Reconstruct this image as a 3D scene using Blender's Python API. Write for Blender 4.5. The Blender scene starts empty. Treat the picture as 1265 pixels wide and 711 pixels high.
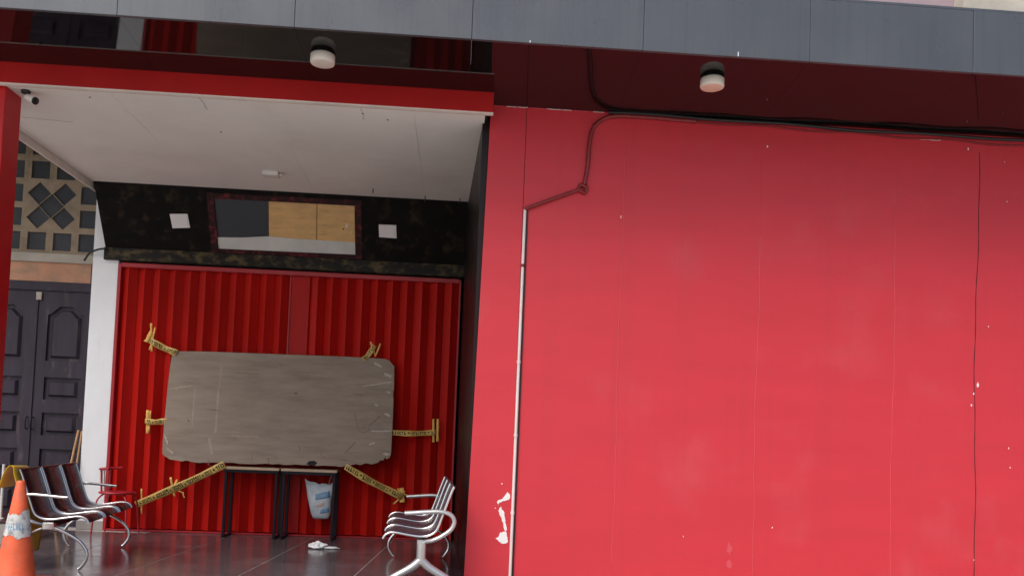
import bpy, bmesh, math, random
from mathutils import Vector, Matrix
R = math.radians
scn = bpy.context.scene
COL = scn.collection

# ---------------------------------------------------------------- camera
FPX, PX, PY = 1060.0, 632.5, 494.5            # focal length and principal point in photo pixels (1265 x 711)
CAM = Vector((3.9435, -10.036, 1.18)); YAW, PITCH, ROLL = .0614, .0463, .0383
FW = Vector((math.sin(YAW)*math.cos(PITCH), math.cos(YAW)*math.cos(PITCH), math.sin(PITCH)))
_r = Vector((math.cos(YAW), -math.sin(YAW), 0)); _u = _r.cross(FW)
RT = _r*math.cos(ROLL) + _u*math.sin(ROLL); UP = _u*math.cos(ROLL) - _r*math.sin(ROLL)
cd = bpy.data.cameras.new('camera'); cam = bpy.data.objects.new('camera', cd); COL.objects.link(cam)
cd.sensor_width = 36; cd.sensor_fit = 'HORIZONTAL'; cd.lens = FPX/1265*36
cd.shift_y = (PY-355.5)/1265; cd.clip_start = .05; cd.clip_end = 3000
m = Matrix((RT, UP, -FW)).transposed().to_4x4(); m.translation = CAM; cam.matrix_world = m
scn.camera = cam

# ---------------------------------------------------------------- sky, sun, exposure
SUN_EL, SUN_AZ = R(52), math.atan2(-.62, -.78)
w = bpy.data.worlds.new('World'); scn.world = w; w.use_nodes = True
nt = w.node_tree; bg = nt.nodes['Background']
sky = nt.nodes.new('ShaderNodeTexSky'); sky.sky_type = 'NISHITA'; sky.sun_disc = False
sky.sun_elevation = SUN_EL; sky.sun_rotation = SUN_AZ; sky.air_density = 1.0; sky.dust_density = 4.0; sky.ozone_density = 1.0
nt.links.new(sky.outputs[0], bg.inputs[0]); bg.inputs[1].default_value = .12
sl = bpy.data.lights.new('sun', 'SUN'); sl.energy = 1.5; sl.angle = R(38); sl.color = (1, .965, .93)
so = bpy.data.objects.new('sun', sl); COL.objects.link(so)
sd = Vector((math.cos(SUN_EL)*math.sin(SUN_AZ), math.cos(SUN_EL)*math.cos(SUN_AZ), math.sin(SUN_EL)))
so.rotation_euler = sd.to_track_quat('Z', 'Y').to_euler(); so.location = (0, -8, 12)
vs = scn.view_settings; vs.view_transform = 'Standard'; vs.look = 'None'; vs.gamma = 1; vs.exposure = 0.5; vs.use_curve_mapping = False

# ---------------------------------------------------------------- helpers
def P(a, b, x=None, y=None, z=None):
    """photo pixel -> point on the plane x=, y= or z= that the thing touches"""
    v = FW + RT*((a-PX)/FPX) - UP*((b-PY)/FPX)
    t = (y-CAM.y)/v.y if y is not None else ((z-CAM.z)/v.z if z is not None else (x-CAM.x)/v.x)
    return CAM + v*t
WL = {}
def thing(name, label, cat, loc=(0, 0, 0), group=None):
    o = bpy.data.objects.new(name, None); o.empty_display_size = .1; COL.objects.link(o)
    o.location = loc; WL[o.name] = Vector(loc)
    return tag(o, label, cat, group)
def tag(o, label=None, cat=None, group=None, kind=None):
    for k, v in (('label', label), ('category', cat), ('group', group), ('kind', kind)):
        if v: o[k] = v
    return o
def link(name, me, loc, parent=None):
    o = bpy.data.objects.new(name, me); COL.objects.link(o)
    pl = WL[parent.name] if parent else Vector((0, 0, 0))
    if parent: o.parent = parent
    o.location = Vector(loc)-pl; WL[o.name] = Vector(loc)
    return o
class MB:
    """collects shapes in world coordinates, then links them as one mesh object"""
    def __init__(s): s.v = []; s.f = []; s.sm = []
    def add(s, vs, fs, smooth=False):
        n = len(s.v); s.v += [Vector(p) for p in vs]; s.f += [[i+n for i in f] for f in fs]; s.sm += [smooth]*len(fs); return s
    def box(s, a, b, bev=0.0, M=None, seg=1):
        a = Vector(a); b = Vector(b); lo = Vector(map(min, a, b)); hi = Vector(map(max, a, b))
        bm = bmesh.new(); bmesh.ops.create_cube(bm, size=1)
        for v in bm.verts: v.co = Vector((lo[i] + (v.co[i]+.5)*(hi[i]-lo[i]) for i in range(3)))
        if bev: bmesh.ops.bevel(bm, geom=bm.edges[:], offset=bev, segments=seg, affect='EDGES', profile=.5)
        bm.verts.index_update()
        vv = [M @ v.co if M else v.co.copy() for v in bm.verts]; ff = [[v.index for v in f.verts] for f in bm.faces]; bm.free()
        return s.add(vv, ff)
    def bar(s, p, q, wd, hg, bev=.0, up=(0, 0, 1)):
        p = Vector(p); q = Vector(q); d = q-p; L = d.length; d.normalize(); up = Vector(up)
        if abs(d.dot(up)) > .99: up = Vector((0, 1, 0))
        x = d.cross(up).normalized(); z = x.cross(d)
        M = Matrix((x, d, z)).transposed().to_4x4(); M.translation = p
        return s.box((-wd/2, 0, -hg/2), (wd/2, L, hg/2), bev, M)
    def tube(s, pts, r, n=10, cap=True, flat=1.0):
        pts = [Vector(p) for p in pts]; rr = r if isinstance(r, (list, tuple)) else [r]*len(pts)
        vs = []; prev = None
        for i, p in enumerate(pts):
            t = (pts[min(i+1, len(pts)-1)]-pts[max(i-1, 0)]).normalized()
            if prev is None:
                a = Vector((0, 0, 1)) if abs(t.z) < .9 else Vector((1, 0, 0)); a = (a - t*a.dot(t)).normalized()
            else: a = (prev - t*prev.dot(t)).normalized()
            prev = a; b = t.cross(a)
            vs += [p + a*math.cos(2*math.pi*k/n)*rr[i]*flat + b*math.sin(2*math.pi*k/n)*rr[i] for k in range(n)]
        fs = [[i*n+k, i*n+(k+1) % n, (i+1)*n+(k+1) % n, (i+1)*n+k] for i in range(len(pts)-1) for k in range(n)]
        s.add(vs, fs, True)
        if cap: s.add(vs[:n], [list(range(n))[::-1]]); s.add(vs[-n:], [list(range(n))])
        return s
    def lathe(s, prof, c, n=32, axis=(0, 0, 1), smooth=True):
        q = Vector((0, 0, 1)).rotation_difference(Vector(axis)); c = Vector(c); m_ = len(prof)
        vs = [c + q @ Vector((r*math.cos(2*math.pi*k/n), r*math.sin(2*math.pi*k/n), z)) for r, z in prof for k in range(n)]
        fs = [[i*n+k, i*n+(k+1) % n, (i+1)*n+(k+1) % n, (i+1)*n+k] for i in range(m_-1) for k in range(n)]
        s.add(vs, fs, smooth)
        if prof[-1][0] > 1e-4: s.add(vs[-n:], [list(range(n))])
        if prof[0][0] > 1e-4: s.add(vs[:n], [list(range(n))[::-1]])
        return s
    def grid(s, fn, nu, nv, thick=0.0, smooth=True):
        """sheet fn(u,v) -> point, given a real thickness along its normals"""
        A = [[Vector(fn(i/nu, j/nv)) for j in range(nv+1)] for i in range(nu+1)]
        nrm = lambda i, j: (A[min(i+1, nu)][j]-A[max(i-1, 0)][j]).cross(A[i][min(j+1, nv)]-A[i][max(j-1, 0)]).normalized()
        top = [A[i][j] for i in range(nu+1) for j in range(nv+1)]; W = nv+1
        fs = [[i*W+j, (i+1)*W+j, (i+1)*W+j+1, i*W+j+1] for i in range(nu) for j in range(nv)]
        if not thick: return s.add(top, fs, smooth)
        bot = [A[i][j]-nrm(i, j)*thick for i in range(nu+1) for j in range(nv+1)]; N = len(top)
        fb = [[k+N for k in f[::-1]] for f in fs]
        rim = [(i*W) for i in range(nu+1)] + [nu*W+j for j in range(1, nv+1)] + [i*W+nv for i in range(nu-1, -1, -1)] + [j for j in range(nv-1, 0, -1)]
        fr = [[rim[k], rim[k]+N, rim[(k+1) % len(rim)]+N, rim[(k+1) % len(rim)]] for k in range(len(rim))]
        fr = [f[::-1] for f in fr]
        n0 = len(s.v); s.v += top+bot
        for f in fs+fb: s.f.append([i+n0 for i in f]); s.sm.append(smooth)
        for f in fr: s.f.append([i+n0 for i in f]); s.sm.append(False)
        return s
    def prism(s, outer, holes=(), M=None, th=.01):
        """2-D outline with holes in the local x-z plane, extruded th along +y (front at y=0)"""
        c = bpy.data.curves.new('t', 'CURVE'); c.dimensions = '2D'; c.fill_mode = 'BOTH'; c.extrude = th/2
        for loop in [outer]+list(holes):
            sp = c.splines.new('POLY'); sp.points.add(len(loop)-1); sp.use_cyclic_u = True
            for p, (x, z) in zip(sp.points, loop): p.co = (x, z, 0, 1)
        o = bpy.data.objects.new('t', c); me = o.to_mesh()
        T = (M or Matrix()) @ Matrix(((1, 0, 0, 0), (0, 0, 1, th/2), (0, 1, 0, 0), (0, 0, 0, 1)))
        s.add([T @ v.co for v in me.vertices], [list(p.vertices) for p in me.polygons])
        o.to_mesh_clear(); bpy.data.objects.remove(o); bpy.data.curves.remove(c); return s
    def build(s, name, mat, parent=None, weld=False):
        lo = Vector((min(p[i] for p in s.v) for i in range(3))); hi = Vector((max(p[i] for p in s.v) for i in range(3)))
        c = Vector(((lo.x+hi.x)/2, (lo.y+hi.y)/2, lo.z))
        me = bpy.data.meshes.new(name); me.from_pydata([p-c for p in s.v], [], s.f)
        me.polygons.foreach_set('use_smooth', s.sm); me.materials.append(mat)
        bm = bmesh.new(); bm.from_mesh(me)
        if weld: bmesh.ops.remove_doubles(bm, verts=bm.verts, dist=1e-5)
        bmesh.ops.recalc_face_normals(bm, faces=bm.faces); bm.to_mesh(me); bm.free(); me.update()
        return link(name, me, c, parent)
def smooth(pts, n=6):
    pts = [Vector(p) for p in pts]; out = []
    for i in range(len(pts)-1):
        a, b, c, d = pts[max(i-1, 0)], pts[i], pts[i+1], pts[min(i+2, len(pts)-1)]
        for k in range(n):
            t = k/n
            out.append(.5*((2*b)+(c-a)*t+(2*a-5*b+4*c-d)*t*t+(3*b-a-3*c+d)*t**3))
    return out+[pts[-1]]

# ---------------------------------------------------------------- materials
def mat(name, col, rough=.5, metal=0.0, ior=1.5, var=.12, vs_=(3, 3, 3), col2=None, mixs=(2, 2, 2), mixp=(.45, .65), bump=.0, bs=(60, 60, 60),
        rvar=.08, coat=0.0, local=False, trans=0.0, streak=None):
    m = bpy.data.materials.new(name); m.use_nodes = True; n = m.node_tree.nodes; l = m.node_tree.links
    b = n['Principled BSDF']; b.inputs['Metallic'].default_value = metal; b.inputs['IOR'].default_value = ior
    b.inputs['Coat Weight'].default_value = coat; b.inputs['Transmission Weight'].default_value = trans
    if local: src = n.new('ShaderNodeTexCoord').outputs['Object']
    else: src = n.new('ShaderNodeNewGeometry').outputs['Position']
    def noise(sc, detail=5, rough_=.6):
        mp = n.new('ShaderNodeMapping'); mp.inputs['Scale'].default_value = sc; l.new(src, mp.inputs[0])
        t = n.new('ShaderNodeTexNoise'); t.inputs['Scale'].default_value = 1; t.inputs['Detail'].default_value = detail; t.inputs['Roughness'].default_value = rough_
        l.new(mp.outputs[0], t.inputs['Vector']); return t.outputs['Fac']
    def mr(o, a, b_, c, d):
        t = n.new('ShaderNodeMapRange'); l.new(o, t.inputs[0])
        for i, v in zip((1, 2, 3, 4), (a, b_, c, d)): t.inputs[i].default_value = v
        return t.outputs[0]
    def mix(fac, A, B, mode='MIX'):
        t = n.new('ShaderNodeMix'); t.data_type = 'RGBA'; t.blend_type = mode
        if hasattr(fac, 'node'): l.new(fac, t.inputs[0])
        else: t.inputs[0].default_value = fac
        for i, v in ((6, A), (7, B)):
            if hasattr(v, 'node'): l.new(v, t.inputs[i])
            else: t.inputs[i].default_value = (*v, 1)
        return t.outputs[2]
    c = col
    if col2: c = mix(mr(noise(mixs), mixp[0], mixp[1], 0, 1), col, col2)
    if streak: c = mix(mr(noise(streak[0], 6, .65), streak[2][0], streak[2][1], 0, streak[3]), c, streak[1])
    hi = tuple(1+var for _ in range(3)); lo = tuple(1-var for _ in range(3))
    c = mix(1.0, c, mix(mr(noise(vs_), .3, .7, 0, 1), lo, hi), 'MULTIPLY')
    l.new(c, b.inputs['Base Color'])
    l.new(mr(noise(tuple(1.7*v for v in vs_)), .3, .7, max(.01, rough-rvar), min(1, rough+rvar)), b.inputs['Roughness'])
    if bump:
        bp = n.new('ShaderNodeBump'); bp.inputs['Strength'].default_value = bump; bp.inputs['Distance'].default_value = .004
        l.new(noise(bs, 4), bp.inputs['Height']); l.new(bp.outputs[0], b.inputs['Normal'])
    return m
M = {}
M['wall_red'] = mat('red wall paint', (.58, .028, .043), .5, ior=1.5, var=.04, vs_=(1.0, 1.0, 4.5), bump=.05, bs=(70, 70, 55), rvar=.07, col2=(.58, .060, .072), mixs=(1.5, 1.5, 1.3), mixp=(.56, .85),
    streak=((9, 9, .22), (.49, .030, .040), (.50, .85), .5))
M['beam_red'] = mat('red beam paint', (.40, .010, .011), .5, ior=1.3, var=.08, bump=.05)
M['pillar_red'] = mat('red pillar enamel', (.50, .012, .016), .38, ior=1.35, var=.06, bump=.04, bs=(20, 20, 20))
M['slat_red'] = mat('red shutter enamel', (.46, .009, .005), .48, ior=1.3, var=.12, vs_=(2, 2, .6), bump=.05, bs=(30, 30, 3), streak=((25, 25, 1.0), (.3, .012, .01), (.6, .8), .5))
M['slat_mid'] = mat('faded red shutter cover', (.42, .009, .007), .5, ior=1.3, var=.12, vs_=(5, 5, .6))
M['frame_red'] = mat('red gate frame', (.38, .012, .02), .4)
M['white_paint'] = mat('white column paint', (.84, .86, .88), .6, var=.04, vs_=(5, 5, 2), bump=.15, bs=(25, 25, 25), streak=((9, 9, 1.5), (.5, .49, .46), (.62, .85), .4))
M['ceiling'] = mat('off white ceiling board', (.86, .835, .79), .75, var=.05, vs_=(1.2, 1.2, 1), bump=.05, col2=(.78, .735, .68), mixs=(.9, .9, .9), mixp=(.5, .8))
M['ceiling_trim'] = mat('white ceiling trim', (.74, .68, .62), .7)
M['fascia'] = mat('grey aluminium composite', (.088, .096, .108), .34, metal=.2, var=.09, vs_=(1.6, 1.6, 1.2), streak=((34, 34, .8), (.055, .06, .07), (.5, .8), .55), rvar=.1)
M['soffit'] = mat('glossy black composite', (.006, .005, .005), .04, ior=1.58, var=.2, rvar=.02)
M['dark_gap'] = mat('dark joint', (.01, .01, .01), .8)
M['stone_dark'] = mat('dark stone pattern laminate', (.005, .004, .0035), .6, ior=1.22, var=.4, vs_=(6, 6, 6), col2=(.040, .026, .014), mixs=(7, 7, 7), mixp=(.55, .75))
M['stone_lip'] = mat('mottled brown stone strip', (.012, .010, .008), .5, ior=1.3, var=.4, vs_=(6, 6, 6), col2=(.13, .095, .04), mixs=(8, 8, 12), mixp=(.48, .72))
M['stone_frame'] = mat('maroon mottled frame', (.022, .004, .006), .5, ior=1.3, var=.4, col2=(.17, .018, .022), mixs=(14, 14, 14), mixp=(.5, .7))
M['side_dark'] = mat('dark streaked side wall', (.012, .007, .007), .4, ior=1.35, var=.3, vs_=(10, 3, .6), streak=((20, 5, .7), (.12, .09, .085), (.6, .8), .5))
M['blue_panel'] = mat('dark blue panel', (.020, .027, .038), .4, var=.1)
M['wood_panel'] = mat('varnished wood panel', (.70, .43, .17), .45, var=.12, vs_=(5, 5, 18), col2=(.48, .25, .08), mixs=(4, 4, 26), mixp=(.55, .78))
M['sheet_white'] = mat('crumpled white sheet', (.62, .62, .60), .6, bump=.6, bs=(14, 14, 14))
M['plate_white'] = mat('white plate', (.82, .81, .82), .5, var=.03)
M['tile'] = mat('polished dark maroon granite', (.095, .076, .081), .17, ior=1.5, var=.3, vs_=(3, 3, 3), col2=(.13, .10, .105), mixs=(26, 26, 26), mixp=(.5, .7), rvar=.05, bump=.015, bs=(2, 2, 2),
    streak=((2.5, 2, 1), (.17, .15, .15), (.5, .9), .5))
M['grout'] = mat('grey grout', (.36, .33, .31), .8)
M['ground'] = mat('worn concrete ground', (.46, .44, .40), .85, var=.15, vs_=(.6, .6, .6), bump=.2, bs=(20, 20, 20))
M['stone_vent'] = mat('weathered beige stone', (.31, .24, .165), .8, var=.2, vs_=(5, 5, 5), col2=(.18, .135, .09), mixs=(4, 4, 4), mixp=(.5, .75), bump=.3, bs=(40, 40, 40))
M['mortar'] = mat('pale mortar', (.42, .38, .32), .8, var=.15)
M['void'] = mat('dark glass behind vents', (.050, .054, .062), .5, ior=1.3, var=.25)
M['orange_plaster'] = mat('stained orange plaster', (.52, .27, .165), .8, var=.15, vs_=(4, 4, 4), col2=(.34, .22, .15), mixs=(5, 5, 9), mixp=(.5, .75), bump=.2)
M['door'] = mat('dark violet door varnish', (.034, .025, .040), .5, ior=1.35, var=.3, vs_=(8, 8, 1.6), col2=(.13, .10, .10), mixs=(9, 9, 2), mixp=(.58, .8), bump=.1, bs=(60, 60, 4))
M['steel'] = mat('chromed steel', (.72, .72, .73), .2, metal=1.0, var=.06)
M['cast'] = mat('silver painted casting', (.60, .60, .60), .32, metal=.75, var=.1)
M['seat_maroon'] = mat('maroon bench steel', (.050, .008, .011), .28, var=.2)
M['seat_grey'] = mat('dark violet bench steel', (.060, .035, .048), .3, var=.2)
M['black_metal'] = mat('black powder coated steel', (.008, .008, .013), .45, ior=1.3, var=.15)
M['black_plastic'] = mat('black plastic', (.012, .012, .013), .45)
M['white_plastic'] = mat('white plastic', (.72, .70, .67), .4, var=.05)
M['lamp_glass'] = mat('unlit opal diffuser', (.78, .72, .64), .35, var=.05)
M['lamp_glass2'] = mat('unlit cream diffuser', (.78, .60, .46), .35, var=.05)
M['plywood'] = mat('weathered grey brown plywood', (.315, .248, .192), .85, var=.12, vs_=(2.5, 2.5, 14), col2=(.235, .18, .138), mixs=(1.8, 1.8, 6), mixp=(.45, .78), bump=.25, bs=(5, 5, 90),
    streak=((3.0, 3, 40), (.39, .32, .26), (.5, .8), .45))
M['plywood_faint'] = mat('faintly scuffed plywood', (.40, .32, .255), .9, var=.12, vs_=(30, 30, 30))
M['plywood_pale'] = mat('pale scuffed plywood', (.48, .42, .36), .9, var=.15, vs_=(30, 30, 30))
M['plywood_dark'] = mat('dark stained plywood', (.20, .15, .115), .85, var=.2, vs_=(9, 9, 9))
M['table_top'] = mat('pale wood table top', (.50, .36, .24), .5, var=.1, vs_=(2, 20, 20))
M['tape'] = mat('yellow barrier tape', (.68, .46, .13), .45, var=.15, vs_=(18, 18, 18))
M['tape_ink'] = mat('black tape ink', (.02, .017, .012), .5)
M['masking'] = mat('yellow adhesive strip', (.80, .46, .11), .6, var=.15, vs_=(30, 30, 30))
M['bag'] = mat('white plastic bag', (.52, .56, .60), .35, var=.15, vs_=(16, 16, 16), bump=.5, bs=(22, 22, 22), trans=.15)
M['blue_ink'] = mat('blue print', (.16, .29, .43), .5, var=.25, vs_=(30, 30, 30))
M['tan_ink'] = mat('tan print', (.55, .38, .28), .5)
M['paper'] = mat('white tissue', (.80, .80, .80), .8, var=.05)
M['orange'] = mat('orange cone rubber', (.80, .13, .045), .5, var=.15, vs_=(9, 9, 9), col2=(.52, .15, .09), mixs=(16, 16, 10), mixp=(.5, .78), bump=.15, bs=(30, 30, 30))
M['collar'] = mat('dirty white reflective collar', (.60, .60, .58), .45, var=.15, vs_=(20, 20, 20), col2=(.26, .25, .24), mixs=(24, 24, 24), mixp=(.48, .68))
M['yellow'] = mat('yellow plastic sheet', (.78, .48, .03), .35, var=.1, vs_=(8, 8, 8))
M['chair_red'] = mat('red chair enamel', (.42, .018, .03), .35, var=.1)
M['chair_white'] = mat('worn white rod', (.65, .60, .60), .4)
M['stick'] = mat('bare wooden stick', (.50, .28, .12), .6, var=.15, vs_=(30, 30, 4))
M['pipe_red'] = mat('red painted pipe', (.22, .014, .016), .4, var=.2, vs_=(16, 16, 16), col2=(.07, .015, .015), mixs=(25, 25, 25), mixp=(.55, .75))
M['pipe_white'] = mat('white conduit', (.72, .62, .61), .45, var=.08)
M['cable'] = mat('black cable', (.012, .011, .011), .38)
M['chip'] = mat('exposed white filler', (.80, .78, .77), .8, var=.06, bump=.3)
M['pink_seal'] = mat('pink sealant', (.62, .072, .09), .5, var=.1)
M['mauve'] = mat('mauve upper plaster', (.34, .26, .29), .8, var=.08)
M['concrete'] = mat('pale concrete', (.45, .42, .36), .85, var=.2, vs_=(3, 3, 3), bump=.3)
M['roof_dark'] = mat('dark timber eaves', (.05, .038, .03), .8, var=.25)

# ---------------------------------------------------------------- main dimensions (metres, porch floor z = 0)
D, SOF, CEI, HS, BLK = 2.92, 3.993, 3.851, 3.02, 3.19
XW, XJ, YB, YF, ZT = 4.08, 4.413, 3.145, 3.943, 4.54
TILT = .0742                                                # the soffit rises a little towards the fascia
soffit_z = lambda y: SOF - TILT*(y+D)
ZF = soffit_z(-YF)
random.seed(4)

# ---------------------------------------------------------------- ground and porch
g = MB().add([(-400, -400, -.16), (400, -400, -.16), (400, 400, -.16), (-400, 400, -.16)], [[0, 1, 2, 3]]).build('ground', M['ground']); tag(g, 'worn grey concrete ground in front of the porch', 'ground', kind='structure')
pf = MB().box((-2.6, -4.0, -.3), (4.6, .35, -.0025), .002).build('porch_floor', M['grout']); tag(pf, 'porch floor of polished dark maroon stone tiles', 'floor', kind='structure')
tw = .905; tmesh = None
A = R(-3.0); ca, sa = math.cos(A), math.sin(A)
tm = MB().box((-tw/2+.0045, -tw/2+.0045, -.016), (tw/2-.0045, tw/2-.0045, 0), .0008); tmesh = None
for i in range(-5, 4):
    for j in range(-5, 2):
        lx, ly = (i+.5)*tw, (j+.5)*tw
        wx, wy = 2.345 + lx*ca - ly*sa, -.33 + lx*sa + ly*ca
        if not (-2.2 < wx < 4.2 and -3.6 < wy < .2): continue
        if tmesh is None:
            o = tm.build('tile', M['tile'], pf); tmesh = o.data; o.location = Vector((wx, wy, -.016)) - WL[pf.name]
        else: o = link('tile', tmesh, (wx, wy, -.016), pf)
        o.rotation_euler.z = A

# ---------------------------------------------------------------- big red wall
rw = thing('red_wall', 'large glossy red panelled wall to the right of the porch opening', 'wall', (6.7, -D, -.16))
xs = [None, XJ, 5.262, 6.45, 7.642, 8.375, 9.60]
pl = lambda z: XW - .04 + .07*(z/4.0)                       # the free edge leans a little
th = .05
v = [(pl(-.16), -D, -.16), (XJ-.003, -D, -.16), (XJ-.003, -D, SOF), (pl(SOF), -D, SOF)]
MB().add(v + [(x, -D+th, z) for x, y, z in v], [[0, 1, 2, 3], [4, 7, 6, 5], [0, 4, 5, 1], [1, 5, 6, 2], [2, 6, 7, 3], [3, 7, 4, 0]]).build('panel', M['wall_red'], rw)
for a, b in zip(xs[1:-1], xs[2:]):
    MB().box((a+(.0015 if a == XJ else .0002), -D, -.16), (b-.0002, -D+th, SOF)).build('panel', M['wall_red'], rw)
MB().box((XW+.03, -D+th+.002, -.16), (9.6, .3, SOF)).build('wall_core', M['side_dark'], rw)
for x in xs[2:5]:
    zz = [(.2, 3.7), (-.1, 3.0), (-.1, 3.4)][xs.index(x)-2]
    pts = [(x+.006*math.sin(z*3.1+x)+.003*math.sin(z*11), -D-.0005, z) for z in [zz[0]+(zz[1]-zz[0])*k/30 for k in range(31)]]
    MB().tube(pts, [.0022+.0016*abs(math.sin(k*1.7)) for k in range(31)], 6).build('sealant_line', M['pink_seal'], rw)
# crack at the last joint: an irregular dark slot with a filler lump
x = xs[5]; pts = [(x + .012*math.sin(z*2.3) + .004*math.sin(z*9), -D-.0005, z) for z in [-.16+4.0*k/60 for k in range(61)]]
MB().tube(pts, [.003+.002*abs(math.sin(k*.9)) for k in range(61)], 6, flat=.5).build('joint_crack', M['dark_gap'], rw)
def blob(c, rx, rz, n=14, jag=.35, seed=1, mat_='chip', name='paint_chip', par=None, y=-D, th=.003):
    rd = random.Random(seed); loop = []
    for k in range(n):
        a = 2*math.pi*k/n; q = 1+rd.uniform(-jag, jag); loop.append((c[0]+rx*q*math.cos(a), c[1]+rz*q*math.sin(a)))
    mb = MB().prism(loop, (), Matrix.Translation((0, y-th, 0)), th+.001)
    return mb.build(name, M[mat_], par or rw)
def chip_poly(px, seed, mat_='chip', name='bare_patch'):
    loop = [(P(a, b, y=-D).x, P(a, b, y=-D).z) for a, b in px]; rd = random.Random(seed)
    for _ in range(2):                                       # ragged torn edge
        nl = []
        for (x0, z0), (x1, z1) in zip(loop, loop[1:]+loop[:1]):
            e = .16*math.hypot(x1-x0, z1-z0); nl += [(x0, z0), ((x0+x1)/2+rd.uniform(-e, e), (z0+z1)/2+rd.uniform(-e, e))]
        loop = nl
    return MB().prism(loop, (), Matrix.Translation((0, -D-.002, 0)), .003).build(name, M[mat_], rw)
chip_poly([(614, 620), (616, 617), (621, 615), (624, 611), (627, 607), (629, 609), (630, 613), (628, 617), (624, 618), (620, 619), (617, 620), (616, 624)], 1)
chip_poly([(617, 627), (619, 625), (622, 630), (623, 636), (624, 645), (626, 654), (624, 656), (622, 650), (620, 643), (618, 637), (616, 631)], 2)
chip_poly([(612, 665), (616, 662), (618, 657), (622, 656), (626, 657), (627, 664), (626, 670), (621, 671), (616, 668)], 3)
for k, (a, b, r1, r2) in enumerate([(948, 181, .008, .014), (1196, 184, .007, .016), (954, 651, .006, .010), (1246, 553, .006, .012), (1248, 577, .006, .012), (1203, 486, .010, .012), (1200, 500, .008, .014), (1244, 249, .005, .010), (1221, 403, .006, .008), (1203, 691, .006, .008), (844, 662, .004, .009), (620, 597, .008, .008), (612, 627, .006, .006), (767, 268, .005, .02), (640, 560, .004, .008), (1208, 475, .012, .03), (1241, 200, .005, .008)]):
    p = P(a, b, y=-D); blob((p.x, p.z), r1*.7, r2*.7, seed=k, th=.0012)
for k, (a, b, r1, r2) in enumerate([(901, 677, .022, .045), (901, 696, .026, .030)]):
    p = P(a, b, y=-D); blob((p.x, p.z), r1, r2, seed=k+40, mat_='pink_seal', name='scuff', th=.0012)

# flaking pale paint where wall meets soffit, plus painted cable highlights farther right
for k, (a, b) in enumerate([(608, 622), (626, 652), (656, 672), (675, 706), (709, 730), (733, 746), (1098, 1120), (1124, 1162), (1190, 1204)]):
    pa, pb = P(a, 130+(a-607)*.0606, y=-D).x, P(b, 130+(b-607)*.0606, y=-D).x
    dz = .004 if a < 800 else .066
    MB().tube([(pa+(pb-pa)*t/8, -D-.0005, SOF-dz-.002*math.sin(t*2.1+k)) for t in range(9)], [.0008+.0022*abs(math.sin(t*1.3+k)) for t in range(9)], 6).build('flake_and_highlight', M['chip'] if k % 2 else M['pink_seal'], rw)

# pipes and cable on the wall
zt = SOF-.028
p1 = P(720, 233, y=-D-.02); p2 = P(648, 258, y=-D-.02)
rp = thing('wall_pipe', 'thin red painted pipe bending down from the top of the red wall', 'pipe', (p1.x, -D, p1.z))
path = smooth([P(722, 228, y=-D-.018), P(726, 205, y=-D-.018), P(728, 180, y=-D-.018), P(732, 160, y=-D-.018), P(742, 149, y=-D-.018), P(760, 143.5, y=-D-.018), P(800, 145, y=-D-.018), P(860, 150, y=-D-.018)], 6)
MB().tube(path, .018, 10).build('riser', M['pipe_red'], rp)
MB().tube([P(716, 234, y=-D-.018), P(690, 243, y=-D-.018), p2], .014, 10).build('branch', M['pipe_red'], rp)
ring = [Vector((p1.x+.034*math.cos(t), -D-.02-.006*math.sin(2*t), p1.z+.030*math.sin(t)+.008*math.cos(3*t))) for t in [2*math.pi*k/20 for k in range(21)]]
MB().tube(ring, .015, 8).build('coil', M['pipe_red'], rp)
for q in (path[8], path[20], path[30]):
    MB().lathe([(.021, -.01), (.021, .01)], q, 12, (path[9]-path[8]) if q is path[8] else (1, 0, 0)).build('clip', M['pipe_red'], rp)
cw = thing('white_conduit', 'straight white conduit running down the joint of the red wall', 'pipe', (XJ, -D, -.16))
a_ = P(648.5, 259, y=-D-.013); b_ = P(630, 711, y=-D-.013); b2 = b_ + (b_-a_).normalized()*.25
MB().tube([a_, b_, b2], .0125, 10).build('tube', M['pipe_white'], cw)
for t in (.155, .42, .62, .83):
    q = a_.lerp(b_, t); MB().lathe([(.0165, -.012), (.0165, .012)], q, 12).build('coupling', M['pipe_white' if t > .2 else 'pipe_red'], cw)
MB().tube([a_+Vector((.022, .004, 0)), b2+Vector((.022, .004, 0))], .006, 6).build('side_wire', M['cable'], cw)
rd = random.Random(5); pts = []
for k in range(60):
    t = k/59; q = P(752, 139, y=-D-.02).lerp(Vector((9.6, -D-.022, SOF-.035)), t); pts.append(q + Vector((0, 0, .006*math.sin(t*23)+.005*math.sin(t*9))))
o = MB().tube(pts, .014, 8).build('wall_cable', M['cable']); tag(o, 'thick black cable running along the top of the red wall under the soffit', 'cable')
pts2 = [P(800, 146, y=-D-.012).lerp(Vector((9.6, -D-.012, SOF-.085)), k/40)+Vector((0, 0, .008*math.sin(k*.8))) for k in range(41)]
o = MB().tube(pts2, .007, 6).build('thin_cable', M['pipe_red']); tag(o, 'thin red painted wire sagging just below the thick black cable', 'cable')

# dark inner side wall of the porch
sw = MB()
v = [(4.045, -D+.052, -.05), (3.925, .3, -.05), (4.12, .3, -.05), (4.12, -D+.052, -.05)]; t_ = [(a, b, CEI+.1) for a, b, c in v]
sw.add(v+t_, [[3, 2, 1, 0], [4, 5, 6, 7], [0, 1, 5, 4], [1, 2, 6, 5], [2, 3, 7, 6], [3, 0, 4, 7]])
tag(sw.build('side_wall', M['side_dark']), 'dark streaked side wall inside the porch behind the silver bench', 'wall')

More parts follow.
